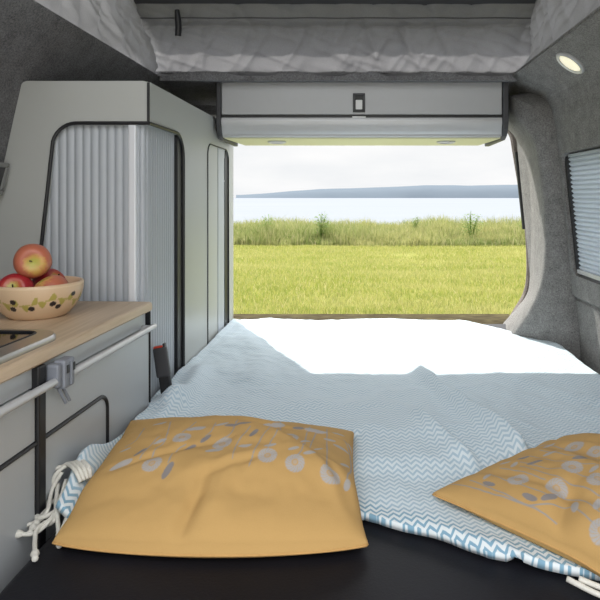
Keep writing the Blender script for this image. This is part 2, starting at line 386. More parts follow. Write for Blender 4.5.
for i in range(len(g)-1):
    for j in range(len(g[0])): k = (j+1) % len(g[0]); b.bm.faces.new((g[i][j], g[i+1][j], g[i+1][k], g[i][k]))
b.bm.faces.new(g[0]); b.bm.faces.new(g[-1][::-1])
struct(b.build('trim_2', M['carpet'], smooth='auto', angle=50), 'grey carpeted rear pillar at the right of the open tailgate', 'trim')
# taupe aperture flange outside the pillar
sl = [(503,128),(509.5,136),(512.5,152),(518,185),(523,212),(526,245),(526.5,275),(523,294),(512,313),(502,330),(496,350)]
L = catmull([P(x, y, 2.63) for x, y in sl], 5); b = MB(); g = []
for p in L: g.append([b.bm.verts.new(p+Vector(q)) for q in ((0, 0, 0), (.006, -.012, 0), (.03, -.012, .004), (.2, .0, .02), (.2, .03, .02), (.004, .02, 0))])
for i in range(len(g)-1):
    for j in range(6): k = (j+1) % 6; b.bm.faces.new((g[i][j], g[i+1][j], g[i+1][k], g[i][k]))
struct(b.build('trim_3', M['seal'], smooth='auto'), 'taupe tailgate aperture trim outside the right pillar', 'trim')
# left rear pillar (behind the tall cabinet) and loading sill
struct(MB().box(-.97, -.60, 2.53, 2.60, ZF, .43).build('trim_4', M['carpet_shade']), 'dark rear pillar behind the tall cabinet', 'trim')
struct(MB().prism([(-.66, y, z) for y, z in [(2.51, -.95), (2.51, -.555), (2.53, -.547), (2.76, -.547), (2.785, -.56), (2.79, -.95)]], (1.36, 0, 0)).build('trim_5', M['sill'], bevel=.004), 'brown grey loading sill across the bottom of the tailgate opening', 'trim')
# gas strut of the tailgate
gs = thing('gas_strut', P(526, 226, 2.592), 'slim black gas strut in the right edge of the tailgate opening', 'strut')
a, c = Vector(P(516.8, 152, 2.585)), Vector(P(525.0, 229, 2.585)); m_ = a.lerp(c, .38)
MB().tube([m_, c], .0115, 14).build('cylinder_body', M['black'], gs, smooth='auto')
MB().tube([a, m_], .0105, 12).build('piston_rod', M['black'], gs, smooth='auto')

# ------------------------------------------------------------------ pop top
cv = thing('pop_top_canvas', (-.076, 1.2, .43), 'grey canvas bellows of the raised pop-up roof', 'canvas')
ZR = .668
def roofz(y): return ZR + (2.12-y)*.38
def fold(x, z):
    r = lambda a: 1-min(1, abs(a)*1.6)
    return (.004*math.sin(x*40+3*nz(x, z, 2, 4)+z*9) + .012*nz(x*3, z*3.5, 5) + .020*r(nz(x*8+z*5, z*2, 9))**3*max(0, .4+nz(x*2.2, z*3, 3))
            + .008*r(nz(x*15-z*9, z*5, 4))**3 + .006*r(nz(x*9+z*22, z*9, 14))**3)
def rearc(u, v):
    x = -.735+1.34*u; z = .418+(ZR-.418)*v; k = math.sin(PI*v)**.4
    y = 2.112 - .02*v + k*fold(x, z)*1.5 + (.012 if .70 < v < .73 else 0)
    return (x + (u-.5)*.12*v, y, z)
MB().grid(rearc, 220, 44).build('rear_canvas', M['canvas'], cv, smooth=True)
def sidec(sx, x0, sgn):
    def fn(u, v):
        y = Y0+.05+(2.112-Y0-.05)*u; zt = roofz(y); z = .418+(zt-.418)*v; k = math.sin(PI*v)**.4
        return (x0 + sgn*(.055*v) + k*fold(y, z)*1.4, y, z)
    return fn
MB().grid(sidec(0, -.720, -1), 220, 40).build('side_canvas', M['canvas'], cv, smooth=True)
MB().grid(sidec(0, .568, 1), 220, 40).build('side_canvas', M['canvas'], cv, smooth=True)
MB().tube([(-.75+1.36*i/40, 2.078+.003*math.sin(i), .613) for i in range(41)], .0022, 6).build('hem_seam', M['dkgrey'], cv)
MB().tube([P(177, 10, 2.03), P(178, 20, 2.03), P(178.5, 28, 2.035), P(178, 36, 2.04)], [.008, .011, .011, .0105], 12).build('elastic_strap', M['black'], cv, smooth='auto')
b = MB(); b.prism([(-.82, 2.28, ZR-.02), (-.82, 2.28, ZR+.05), (-.82, Y0-.1, roofz(Y0-.1)+.09), (-.82, Y0-.1, roofz(Y0-.1)+.0), (-.82, 2.10, ZR-.004)], (1.49, 0, 0))
tag(b.build('pop_top_roof', M['rooflin'], bevel=.006), 'dark underside of the raised pop-up roof panel above the canvas', 'roof')

# ------------------------------------------------------------------ overhead locker
LX0, LX1, LY = -.502, .541, 2.15
lk = thing('overhead_locker', (.02, 2.30, .20), 'long silver overhead locker across the rear above the tailgate opening', 'locker')
MB().box(LX0+.02, LX1-.02, LY+.012, 2.45, .212, .402).build('locker_body', M['lockgrey'], lk)
MB().box(LX0+.017, LX1-.022, LY-.004, LY+.012, .288, .405).build('upper_door', M['lockgrey'], lk, bevel=.003)
MB().box(LX0+.012, LX1-.014, LY+.002, LY+.012, .274, .29).build('black_gap', M['black'], lk)  # black strip between upper door and lower flap
cur = [(LY+.012, .277), (LY-.004, .277), (LY-.007, .268), (LY-.007, .258), (LY-.001, .246), (LY+.002, .236), (LY+.007, .224), (LY+.018, .213), (LY+.03, .2075), (LY+.03, .213)]
MB().prism([(LX0+.017, y, z) for y, z in cur], (LX1-LX0-.039, 0, 0)).build('lower_flap', M['alu'], lk, smooth='auto', angle=40)
MB().prism([(LX0+.02, LY+.028, .205), (LX1-.02, LY+.028, .205), (LX1-.045, 2.452, .202), (LX0+.045, 2.452, .202)], (0, 0, .012)).build('underside_panel', M['cream'], lk)
ep = [(LY-.008, .408), (LY-.012, .40), (LY-.012, .26), (LY-.006, .235), (LY+.012, .212), (LY+.04, .200), (2.452, .198), (2.452, .408)]
MB().prism([(LX0, y, z) for y, z in ep], (.016, 0, 0)).build('end_cap', M['dkgrey'], lk, bevel=.003)
MB().prism([(LX1-.02, y, z) for y, z in ep], (.02, 0, 0)).build('end_cap', M['dkgrey'], lk, bevel=.003)
b = MB()
lx, lz = (359-VX)/F*LY, (VY-103)/F*LY
for q in ((-.022, .022, .026, .034), (-.022, .022, -.034, -.026), (-.022, -.014, -.034, .034), (.014, .022, -.034, .034)): b.box(lx+q[0], lx+q[1], LY-.010, LY-.002, lz+q[2], lz+q[3])
lat = b.build('latch', M['dkgrey'], lk, bevel=.002)
MB().box(lx-.014, lx+.014, LY-.0055, LY-.003, lz-.028, lz+.028).build('latch_recess', M['black'], lat)
MB().box(lx-.012, lx+.012, LY-.010, LY-.005, lz-.024, lz+.010).build('push_button', M['white'], lat, bevel=.002)
MB().box(lx-.024, lx+.024, LY-.007, LY+.004, .276, .281).build('catch_plate', M['white'], lk)
for px in (277, 446):
    c = P(px, 141.3, 2.29); c = (c[0], c[1], .203)
    dl = MB().lathe([(0, .002), (.026, .002), (.036, 0), (.036, -.003), (.030, -.006), (.026, -.004)], 32, c).build('downlight', M['alu'], lk, smooth='auto')
    MB().lathe([(.0, -.002), (.026, -.002), (.026, .001), (0, .001)], 24, c).build('lens', M['white'], dl, smooth='auto')

# ------------------------------------------------------------------ tall cabinet
TX, TY, ZT = -.5146, 1.477, .281
tc = thing('tall_cabinet', (-.7, 2.0, ZF), 'tall silver grey cabinet with tambour doors at the left rear beside the bed', 'cabinet')
XL = lambda z: -.822+(z-.283)*.2145 - .003
r = .05
cut = [(-.555, .177)] + arc(-.690, .177-.06, .06, 90, 165, 7) + [(-.795, -.29)]
fp = [(XL(ZT-.012)+.0015, ZT-.008), (XL(ZT)+.004, ZT-.003), (XL(ZT)+.012, ZT)] + [(TX-.012, ZT)] + arc(TX-.012, ZT-.012, .012, 90, 0, 4)[1:] + [(TX, .177)] + cut[:] + [(-.795, ZF), (-.945, ZF), (XL(-.26)-.002, -.26)] + [(XL(ZT-.018), ZT-.018)]
MB().prism([(x, TY, z) for x, z in fp], (0, .018, 0)).build('front_panel', M['lam'], tc, bevel=.0015)
def archtop(y0, y1, zt, r): return [(y0, ZF)] + ([(y0, zt-r)] if r == 0 else []) 
c2l, c2r, z2 = 2.065, 2.405, .178
side = [(TY+.02, .177)] + arc(1.775-.07, .177-.07, .07, 90, 0, 7) + [(1.775, ZF), (c2l, ZF)] + arc(c2l+.04, z2-.04, .04, 180, 90, 6) + arc(c2r-.06, z2-.06, .06, 90, 0, 7) + [(c2r, ZF), (2.5, ZF), (2.5, ZT), (TY+.02, ZT)]
MB().prism([(TX, y, z) for y, z in side], (-.018, 0, 0)).build('side_panel', M['lam'], tc, bevel=.0015)
MB().prism([(TX-.004, 2.48, ZF), (TX-.004, 2.48, ZT-.004), (XL(ZT)+.02, 2.48, ZT-.004), (XL(-.26), 2.48, -.26), (-.945, 2.48, ZF)], (0, .018, 0)).build('rear_panel', M['lam'], tc)
MB().prism([(TX-.002, TY+.004, ZT-.012), (TX-.002, 2.498, ZT-.012), (XL(ZT)+.018, 2.498, ZT-.012), (XL(ZT)+.018, TY+.004, ZT-.012)], (0, 0, .011)).build('top_panel', M['lam'], tc)
# black edging round the cutouts
tr1 = [(-.800, -.31)] + [(x, z) for x, z in cut[::-1]][0:] 
pts = [(x+.0, TY-.001, z) for x, z in tr1] + [(TX+.002, TY-.001, .177)]
MB().tube(pts, .0045, 8).build('edge_trim', M['black'], tc, smooth='auto')
pts = [(TX+.001, TY, .177)] + [(TX+.001, y, z) for y, z in side[1:9]] + [(TX+.001, 1.775, -.6)]
MB().tube(pts, .005, 8).build('edge_trim', M['black'], tc, smooth='auto')
MB().tube([(TX+.001, y, z) for y, z in [(c2l, -.6)]+side[10:24]+[(c2r, -.6)] if z > -.7], .0022, 8).build('edge_trim', M['black'], tc, smooth='auto')
MB().box(TX-.002, TX+.003, TY-.002, TY+.004, .177, ZT-.004).build('edge_trim', M['black'], tc)
MB().prism([(TX-.012, y, z) for y, z in [(1.728, -.62), (1.728, .172)] + arc(1.775-.071, .177-.071, .07, 72, 0, 7) + [(1.774, -.62)]], (.010, 0, 0)).build('door_jamb', M['black'], tc)
b = MB(); b.prism([(TX-.012, y, z) for y, z in [(2.345, -.62), (2.345, .14)] + [(2.36, .165)] + arc(c2r-.061, z2-.061, .06, 75, 0, 5) + [(c2r-.001, -.62)]], (.010, 0, 0)); b.build('door_jamb', M['black'], tc)
# tambour doors: slatted sheets
def slats(path, z0, z1f, per=.0195, depth=.0042):
    """path of (x, y); the sheet's ribs bulge to the right of travel"""
    P2 = [Vector((x, y, 0)) for x, y in path]; segs = []; 
    L = [0]
    for a, c in zip(P2, P2[1:]): L.append(L[-1]+(c-a).length)
    tot = L[-1]; n = max(1, round(tot/per)); out_ = []
    for k in range(n*8+1):
        s = tot*k/(n*8); i = max(j for j in range(len(L)) if L[j] <= s+1e-9); i = min(i, len(P2)-2)
        a, c = P2[i], P2[i+1]; q = a.lerp(c, (s-L[i])/max(1e-9, L[i+1]-L[i])); d = (c-a).normalized(); nr = Vector((d.y, -d.x, 0))
        ph = (k % 8)/8; h = (0, .55, .85, 1, 1, .95, .8, .5)[k % 8]
        out_.append(q + nr*depth*(h-1))
    b = MB(); rows = [[b.bm.verts.new((p.x, p.y, z)) for z in (z0, z1f)] for p in out_]
    for a, c in zip(rows, rows[1:]): b.bm.faces.new((a[0], c[0], c[1], a[1]))
    return b
slats([(-.803, TY+.012), (-.5635, TY+.012)], -.62, .20).build('tambour_door', M['slat'], tc, smooth='auto', angle=60, recalc=False)
hp = MB().box(-.564, -.544, TY-.001, TY+.02, -.62, .176).build('door_handle', M['profile'], tc, bevel=.004)
cp = [(-.5445, TY+.010), (TX-.035, TY+.010)] + [(TX-.035+.025*math.sin(a*PI/12), TY+.035-.025*math.cos(a*PI/12)) for a in range(1, 7)] + [(TX-.010, 1.73)]
slats(cp, -.62, .20, per=.0185).build('tambour_door', M['slat'], tc, smooth='auto', angle=60, recalc=False)
dp = MB().box(TX-.016, TX-.006, c2l-.01, 2.24, -.62, .19).build('wardrobe_door', M['lam'], tc)
MB().box(TX-.016, TX-.004, 2.243, 2.35, -.62, .19).build('sliding_panel', M['slat'], tc)
MB().lathe([(0, 0), (.004, 0), (.004, .003), (0, .004)], 12, (0, 0, 0), Matrix.Rotation(PI/2, 3, 'Y')).build('panel_stud', M['profile'], tc).location = Vector((TX-.003, 2.335, .05))-tc.location

# ------------------------------------------------------------------ kitchen
KA = math.atan2(.029, .569); ka, kb = math.cos(KA), math.sin(KA)
KO = Vector((-.495, 1.45, 0))
def K(x, y, z): return (KO.x + x*ka + y*kb, KO.y - x*kb + y*ka, z)     # local: +y towards the rear, x=0 the worktop's front edge
WT = -.258
ku = thing('kitchen_unit', (-.75, .9, ZF), 'low silver grey kitchen unit with black trimmed doors left of the bed', 'cabinet')
L0 = -1.15
def kbox(b, *a): return b.box(*a, xf=K)
kbox(MB(), -.40, -.036, L0, -.006, ZF, WT-.024).build('carcass', M['kit'], ku)
# upper fascia strip and drawer / door fronts, split by a black post at local y = -.46
YP0, YP1 = -.472, -.450
kbox(MB(), -.05, -.012, L0, -.012, -.315, WT-.022).build('fascia', M['kit'], ku)
for (ya, yb) in ((L0, YP0), (YP1, -.0045)):
    kbox(MB(), -.036, -.006, ya, yb, ZF, -.318).build('front_panel', M['kit'], ku, bevel=.002)
kbox(MB(), -.04, .0005, YP0, YP1, ZF, WT-.0225).build('post', M['black'], ku, bevel=.003)
kbox(MB(), -.05, -.003, -.0035, -.0005, ZF, WT-.0225).build('post', M['black'], ku, bevel=.002)
kbox(MB(), -.30, -.052, -.001, .001, -.5, WT-.0225).build('end_panel', M['kit'], ku)
zz_ = -.405
pa = [K(-.0055, YP1, zz_)] + [K(-.0055, -.30+yy, zz_+zq) for yy, zq in [(0, 0)]] + [K(-.0055, -.222-.03+yy, zz_-.03+zq) for yy, zq in arc(0, 0, .03, 90, 0, 6)] + [K(-.0055, -.222, -.7)]
MB().tube(pa, .0042, 8).build('edge_trim', M['black'], ku, smooth='auto')
pa = [K(-.0055, YP0, zz_), K(-.0055, -.95, zz_)] + [K(-.0055, -1.02+yy, zz_-.03+zq) for yy, zq in arc(0, 0, .03, 90, 180, 6)] + [K(-.0055, -1.05, -.7)]
MB().tube(pa, .0042, 8).build('edge_trim', M['black'], ku, smooth='auto')
rl = MB().tube([K(.010, L0, -.314), K(.010, -.012, -.314)], .0068, 14).build('rail', M['alu'], ku, smooth='auto')
for yy in (-1.0, -.75, -.03): b = MB(); kbox(b, -.03, .010, yy-.006, yy+.006, -.319, -.309); b.build('rail_bracket', M['alu'], rl)
# worktop
b = MB(); pr = [(-.41, WT-.022), (-.41, WT), (-.006, WT), (-.001, WT-.003), (0, WT-.007), (0, WT-.018), (-.004, WT-.022)]
b.prism([(x, L0, z) for x, z in pr], (0, -L0, 0), xf=K)
tag(b.build('worktop', M['oak'], smooth='auto', angle=30), 'pale oak worktop on the kitchen unit, under the fruit bowl', 'worktop')
# hob unit with a glass lid
hb = thing('hob', K(-.21, -.55, WT), 'steel rimmed hob with black glass lid set into the oak worktop', 'hob')
o1 = rr(-.88, -.345, -.375, -.020, .055, 8); i1 = rr(-.83, -.366, -.352, -.060, .022, 8)
o1 = [(y, x) for y, x in o1]; i1 = [(y, x) for y, x in i1]
b = MB(); lv = [(o1, 0), (o1, .006), ([(y+(.0025 if y < -.58 else -.0025), x+(.0025 if x < -.2 else -.0025)) for y, x in o1], .0105), (i1, .0105), (i1, .006)]
g = [[b.bm.verts.new(K(x, y, WT+z)) for y, x in lo] for lo, z in lv]
for k in range(4):
    for i in range(len(o1)): j = (i+1) % len(o1); b.bm.faces.new((g[k][i], g[k][j], g[k+1][j], g[k+1][i]))
b.build('rim', M['steel'], hb, smooth='auto', angle=50)
b = MB(); b.prism([K(x, y, WT+.003) for y, x in i1], (0, 0, .0055)); b.build('glass_lid', M['blackglass'], hb)
MB().tube([K(x, y, WT+.0095) for y, x in i1], .0028, 6, closed=True).build('rubber_seal', M['black'], hb)
# clamp on the rail
def KC(x, y, z): return K(x, y-.020, z)
def kboxc(b, *a): return b.box(*a, xf=KC)
cl = thing('rail_clamp', K(.002, -.40, -.33), 'grey plastic clamp gripping the rail on the kitchen front', 'clamp')
b = MB(); kboxc(b, -.005, .018, -.425, -.372, -.325, -.285); kboxc(b, .001, .023, -.413, -.380, -.330, -.281)
b.build('clamp_body', M['greyplastic'], cl, bevel=.004)
for yy in (-.405, -.386): b = MB(); kboxc(b, .021, .0245, yy-.004, yy+.004, -.304, -.290); b.build('socket', M['black'], cl, bevel=.001)
b = MB(); kboxc(b, .022, .026, -.398, -.393, -.326, -.285); b.build('rib', M['greyplastic'], cl, bevel=.001)
for yy in (-.412, -.400): b = MB(); b.tube([KC(.010, yy, -.328), KC(.016, yy+.005, -.345), KC(.018, yy+.010, -.356)], .0028, 8); b.build('lever', M['greyplastic'], cl, smooth='auto')
# switch panel on the left wall
sp = thing('switch_panel', (-.865, 1.40, .0), 'small grey framed dark panel on left wall beside the tall cabinet', 'panel')
b = MB(); zA, zB, yA, yB = .0, .078, 1.30, 1.466
for q in ((yA, yB, zB-.012, zB), (yA, yB, zA, zA+.012), (yA, yA+.012, zA+.012, zB-.012), (yB-.012, yB, zA+.012, zB-.012)):
    b.prism([(-.872+.2*q[3]-.01, q[0], q[3]), (-.853+.2*q[3]-.01, q[0], q[3]), (-.853+.2*q[2]-.01, q[0], q[2]), (-.872+.2*q[2]-.01, q[0], q[2])], (0, q[1]-q[0], 0))
b.build('panel_frame', M['panelgrey'], sp, bevel=.003)
b = MB(); b.prism([(-.892+.2*zB, yA+.01, zB-.01), (-.867+.2*zB, yA+.01, zB-.01), (-.867+.2*zA, yA+.01, zA+.01), (-.892+.2*zA, yA+.01, zA+.01)], (0, yB-yA-.02, 0)); b.build('panel_face', M['dkgrey'], sp)

# ------------------------------------------------------------------ bowl and apples
BO = Vector((-.683, 1.285, WT)); BR = .090
prof = [(0, .003), (.030, .003), (.046, .003), (.048, 0), (.053, 0)] 
outp = [(.053+(BR-.053)*math.sin(s*PI/2)**.85 if s > 0 else .053, .070*(s**1.15)) for s in [i/44 for i in range(1, 45)]]
inp = [(BR-.0015, .0725), (BR-.0035, .0735), (BR-.006, .0725)] + [((BR-.007-(.045)*(s**1.5)) if s < 1 else 0, .070-.062*s) for s in [i/14 for i in range(1, 14)]] + [(0, .0075)]
b = MB(); b.lathe([(0, 0.002), (.046, .002), (.048, 0), (.053, 0)] + outp + inp, 360, BO)
bw = b.build('fruit_bowl', M['bowl'], smooth='auto', angle=60)
tag(bw, 'round terracotta bowl with black olive and leaf band standing on the worktop', 'bowl')
me = bw.data; ca = me.color_attributes.new('print', 'FLOAT_COLOR', 'POINT')
olives = [(19, .61), (17.5, .40), (34, .40), (53, .50), (58.5, .40), (70, .72), (5, .5), (-4, .66), (90, .5), (-30, .45)]
view = math.atan2(-BO.y, -BO.x)
ola = []
for px, h in olives:
    s = (px-40)/40
    ang = view + (math.asin(s) if abs(s) <= 1 else math.copysign(PI/2+abs(s)-1, s)); ola.append((ang, h, 1))
for k in range(12): ola.append((view+PI*.62+k*.20, .45+.2*(k % 2), 1))
vals = []
for v in me.vertices:
    x, y, z = v.co; ang = math.atan2(y, x); h = z/.070; rr_ = math.hypot(x, y); c = [0, 0, 0, 1]
    if rr_ > .052 and z > .006 and h < .98 and rr_ >= .053+(BR-.053)*.2:
        a = (ang-view) % (2*PI); wv = .56+.07*math.sin(a*4); band = h-wv
        if abs(band) < .03 and (a*7) % 1 < .8: c[0] = .7
        lf = (a*4.4) % 1.0; lh = .10*math.sin(lf*PI)*(1 if int(a*4.4) % 2 else -1)
        if lf < .8 and abs(band-lh*.9) < .105*math.sin(lf/.8*PI): c[0] = .9
        for oa, oh, _ in ola:
            da = ((ang-oa+PI) % (2*PI)-PI)*rr_; dh = (h-oh)*.075
            if (da/.0062)**2+(dh/.0056)**2 < 1: c[1] = 1
        if h > .955: c[2] = .5
    vals += c
ca.data.foreach_set('color', vals)
def apple(mat, name='apple'):
    b = MB(); pr = []
    for i in range(25):
        th = PI*i/24; r_ = .036*(1.02*math.sin(th)**.92 if 0 < i < 24 else 0)
        z_ = .033*math.cos(th) - (.011*math.exp(-(th/.42)**2)) + (.006*math.exp(-((PI-th)/.35)**2))
        r_ *= 1+.05*math.cos(th); pr.append((r_, -z_ if False else z_))
    b.lathe(pr[::-1], 40); me = b.bm
    for v in b.bm.verts:
        a = math.atan2(v.co.y, v.co.x); k = 1+.018*math.cos(5*a)*(v.co.z < 0)+.01*math.cos(3*a+1)
        v.co.x *= k; v.co.y *= k
    bmesh.ops.recalc_face_normals(b.bm, faces=b.bm.faces)
    m = bpy.data.meshes.new('apple'); b.bm.to_mesh(m); b.bm.free(); m.materials.append(mat)
    m.polygons.foreach_set('use_smooth', [True]*len(m.polygons))
    o = bpy.data.objects.new('apple', m); C.objects.link(o)
    s = MB().tube([(0, 0, .019), (.001, 0, .026), (.003, .001, .036)], [.0014, .0012, .0017], 8).build('stem', M['stem'], o, smooth='auto')
    return o
apA, apB = apple(M['apple']), apple(M['apple2'])
def place(o, first, loc, direction, spin, scale, label):
    if not first:
        n = o.copy(); C.objects.link(n)
        for ch in o.children:
            c = ch.copy(); C.objects.link(c); c.parent = n
        o = n
    q = Vector(direction).to_track_quat('Z', 'Y'); o.rotation_mode = 'QUATERNION'
    from mathutils import Quaternion
    o.rotation_quaternion = q @ Quaternion((0, 0, 1), spin); o.location = loc; o.scale = (scale,)*3
    return tag(o, label, 'apple', 'apples in the bowl')
bz = WT
dvw = Vector((-.469, .883, 0)); rvw = Vector((.883, .469, 0))
def ap(r_, d_, z_): return BO + rvw*r_ + dvw*d_ + Vector((0, 0, z_))
place(apA, True, ap(-.010, -.004, .1175), (.40, -.90, .05), 2.2, 1.0, 'red and yellow apple on top of the pile in the bowl')
place(apB, True, ap(-.042, -.010, .058), (.25, -.90, .42), .4, .97, 'crimson apple at the left of the bowl showing its yellow stem end')
place(apA, False, ap(.024, -.033, .056), (.45, .25, -.85), .2, .97, 'rosy apple lying low at the right front of the bowl')
place(apB, False, ap(.022, .040, .060), (.75, -.2, .6), 1.0, .97, 'apple mostly hidden behind the others at the right of the bowl')

# ------------------------------------------------------------------ bed
ZB = -.533                                                           # mattress top
bd = thing('bed', (.095, 1.5, ZF), 'low black vinyl bed mattress filling the van between kitchen and right wall', 'bed')
MB().box(-.490, .70, .42, 2.50, ZB-.11, ZB).build('mattress', M['vinyl'], bd, smooth='auto', bevel=.022, segs=4)
MB().box(-.485, .69, .44, 2.495, ZF, ZB-.112).build('base', M['rooflin'], bd)
MB().box(.703, .752, 1.12, 2.05, ZF, ZB-.06).build('side_ledge', M['carpet'], bd)

# ridges: (polyline of (x, y), height, width left, width right)
ridges = [
    ([(.170, 1.83), (.215, 1.60), (.262, 1.40), (.318, 1.19), (.35, 1.08)], .032, .036, .014),
    ([(.125, 1.42), (.170, 1.26), (.225, 1.12)], .020, .03, .014),
    ([(.02, 2.30), (.10, 2.05), (.165, 1.85)], .020, .06, .022),
    ([(-.46, 1.80), (-.43, 1.55), (-.445, 1.30)], .024, .04, .03),
    ([(-.33, 1.75), (-.20, 1.55), (-.02, 1.42)], .006, .05, .05),
    ([(.40, 1.75), (.55, 1.55), (.68, 1.45)], .006, .05, .06),
    ([(-.40, 2.2), (-.30, 1.9), (-.28, 1.5)], .007, .06, .06),
    ([(-.15, 2.40), (.10, 2.34), (.4, 2.36)], .008, .06, .06),
]
def ridgeh(x, y):
    h = 0
    for pl, H, wl, wr in ridges:
        best = None
        for i, ((x0, y0), (x1, y1)) in enumerate(zip(pl, pl[1:])):
            dx, dy = x1-x0, y1-y0; L2 = dx*dx+dy*dy; s = ((x-x0)*dx+(y-y0)*dy)/L2; sc = min(1, max(0, s))
            ex, ey = x-(x0+dx*sc), y-(y0+dy*sc); d = math.hypot(ex, ey); sd = dx*ey-dy*ex
            if best is None or d < best[0]: best = (d, sd, (i+sc)/(len(pl)-1))
        d, sd, along = best; w = wr if sd > 0 else wl
        if w > 0 and d < 3*w: h += H*math.exp(-(d/w)**2*1.6)*min(1, math.sin(PI*min(1, max(0, along*.88+.06)))*1.5)
    return h
def fronty(x):
    pts = [(-.60, .985), (-.49, .965), (-.40, .985), (0, .975), (.09, .925), (.178, .87), (.26, .842), (.34, .815), (.5, .78), (.8, .74)]
    for (x0, y0), (x1, y1) in zip(pts, pts[1:]):
        if x <= x1: return y0+(y1-y0)*(x-x0)/(x1-x0)
    return .74
def backy(x): 
    if x < .42: return 2.485 + .012*math.sin(x*14)
    return 2.485 - (x-.42)*1.28
C1 = [(-.455, .898), (.016, .892), (-.008, 1.245), (-.492, 1.305)]       # cushion outlines, front-left going round
C2 = [(.128, 1.010), (.425, .690), (.725, .955), (.465, 1.255)]
def inquad(q, x, y):
    m = 9
    for (x0, y0), (x1, y1) in zip(q, q[1:]+q[:1]):
        L = math.hypot(x1-x0, y1-y0); m = min(m, ((x1-x0)*(y-y0)-(y1-y0)*(x-x0))/L)
    return m                                                         # >0 inside
def under(x, y): return max(sstep(-.03, .03, inquad(C1, x, y)), sstep(-.03, .03, inquad(C2, x, y)))
def bz_(x, y, t):
    q_ = 1-.6*sstep(1.5, 1.75, y)*sstep(-.3, -.1, x); n = .009*q_*nz(x, y, 3, 5) + .005*q_*nz(x, y, 8, 12) + .0026*nz(x, y, 1, 32)
    z = n + .006 + ridgeh(x, y)
    z += .015*sstep(1.08, 1.16, y)*sstep(-.15, .02, x)*(1-sstep(.30, .45, x))*(1-sstep(1.25, 1.6, y))
    z -= .0
    z += .062*math.exp(-((x+.472)/.06)**2-((y-1.085)/.085)**2) + .02*math.exp(-((x+.49)/.035)**2-((y-1.25)/.15)**2)
    z += .032*math.exp(-((x+.455)/.035)**2-((y-1.465)/.05)**2)
    u = under(x, y); z = z*(1-u)+.002*u
    z = max(.0005, z)
    e = sstep(0, .03, t); z = z*e + .003*(1-e)*1 if not u else z
    return ZB+.0130+z
nu, nv = 250, 400
verts = []; uvs = []; hemv = []
for i in range(nu+1):
    s = i/nu
    for j in range(nv+1):
        t = (j/nv)
        x = -.511+s*1.238; yf = fronty(x) + .006*nz(x, 0, 4, 14); y = yf+(backy(x)-yf)*t
        xl = -.511 if y > 1.46 else -.511+min(1, (1.46-y)/.03)*.016+(1.46-y)*.022
        xx = xl+s*(.727-xl) if y < 1.6 else x
        d = (y-yf)
        z = bz_(xx, y, d/.6)
        if s > .972:                                                 # falls over the outer edge of the bed
            k = (s-.972)/.028; z -= .085*k**1.4 + .0; xx = xx + .018*math.sin(k*PI/2) - .0
        if s < .02: z += .006*(1-s/.02)
        if y > backy(x)-.03 : z -= .0
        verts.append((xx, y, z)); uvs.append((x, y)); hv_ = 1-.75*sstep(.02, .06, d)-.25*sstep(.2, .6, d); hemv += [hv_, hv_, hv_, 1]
faces = [(i*(nv+1)+j, (i+1)*(nv+1)+j, (i+1)*(nv+1)+j+1, i*(nv+1)+j+1) for i in range(nu) for j in range(nv)]
me = bpy.data.meshes.new('blanket'); me.from_pydata(verts, [], faces); ul = me.uv_layers.new(name='UVMap')
li = np.empty(len(me.loops), np.int32); me.loops.foreach_get('vertex_index', li); ul.data.foreach_set('uv', np.array(uvs, np.float32)[li].ravel())
ca = me.color_attributes.new('hem', 'FLOAT_COLOR', 'POINT'); ca.data.foreach_set('color', hemv)
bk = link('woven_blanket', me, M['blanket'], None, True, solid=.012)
tag(bk, 'pale blue and white zigzag woven blanket spread over the black bed', 'blanket')
# tassels: knotted cords of the fringe
def tassel(pts, r=.0034, knot=True):
    pts = catmull(pts, 6); b = MB(); b.tube(pts, r, 8)
    if knot:
        e, d = pts[-3], (pts[-1]-pts[-3]).normalized()
        rr_ = [r, r*1.7, r*1.9, r*1.5, r*1.1, r*1.5, r*.9]
        b.tube([pts[-1]+d*(k*.0042-.008) for k in range(7)], rr_, 8)
    return b.build('tassel', M['cord'], bk, smooth=True)
def T(px, py, h=.006): 
    z = ZB+h; d = z*-F/(py-VY); return ((px-VX)/F*d, d, z)
for pl in [
    [(64,466,.060),(54,470,.056),(46,485,.030),(40,505,.014),(36,524,.007)],
    [(70,463,.064),(56,474,.054),(50,492,.024),(44,510,.010),(33,528,.006)],
    [(62,472,.056),(52,490,.030),(47,512,.016),(36,522,.006),(19,527,.006)],
    [(66,480,.040),(60,500,.022),(50,520,.013),(35,533,.006),(18,534,.006)],
    [(72,478,.044),(64,500,.024),(56,515,.013),(38,528,.012),(35,540,.006),(35,554,.006)],
    [(80,484,.036),(66,494,.026),(58,508,.016),(44,517,.013),(33,516,.006)],
    [(88,480,.036),(72,490,.028),(60,512,.013),(55,520,.010),(50,522,.006)],
    [(58,484,.034),(56,505,.020),(58,525,.010),(59,540,.006)],
    [(68,486,.034),(70,505,.018),(66,520,.010),(60,534,.006)],
    [(92,478,.040),(80,486,.034),(68,494,.026),(60,498,.020)],
]: tassel([T(*q) for q in pl])
for k in range(4):                                                   # wraps of cord round the gathered corner
    tassel([T(62+k*4, 468-k*1.5, .058), T(68+k*4.5, 464-k, .066), T(75+k*4.5, 470-k*1, .066), T(81+k*3.2, 482-k*1.5, .050)], .0036, False)
tassel([(.285, .815, ZB+.012), (.315, .795, ZB+.006), (.345, .772, ZB+.006), (.36, .755, ZB+.005)], .004)
tassel([(.30, .812, ZB+.014), (.33, .80, ZB+.008), (.365, .785, ZB+.006)], .004)

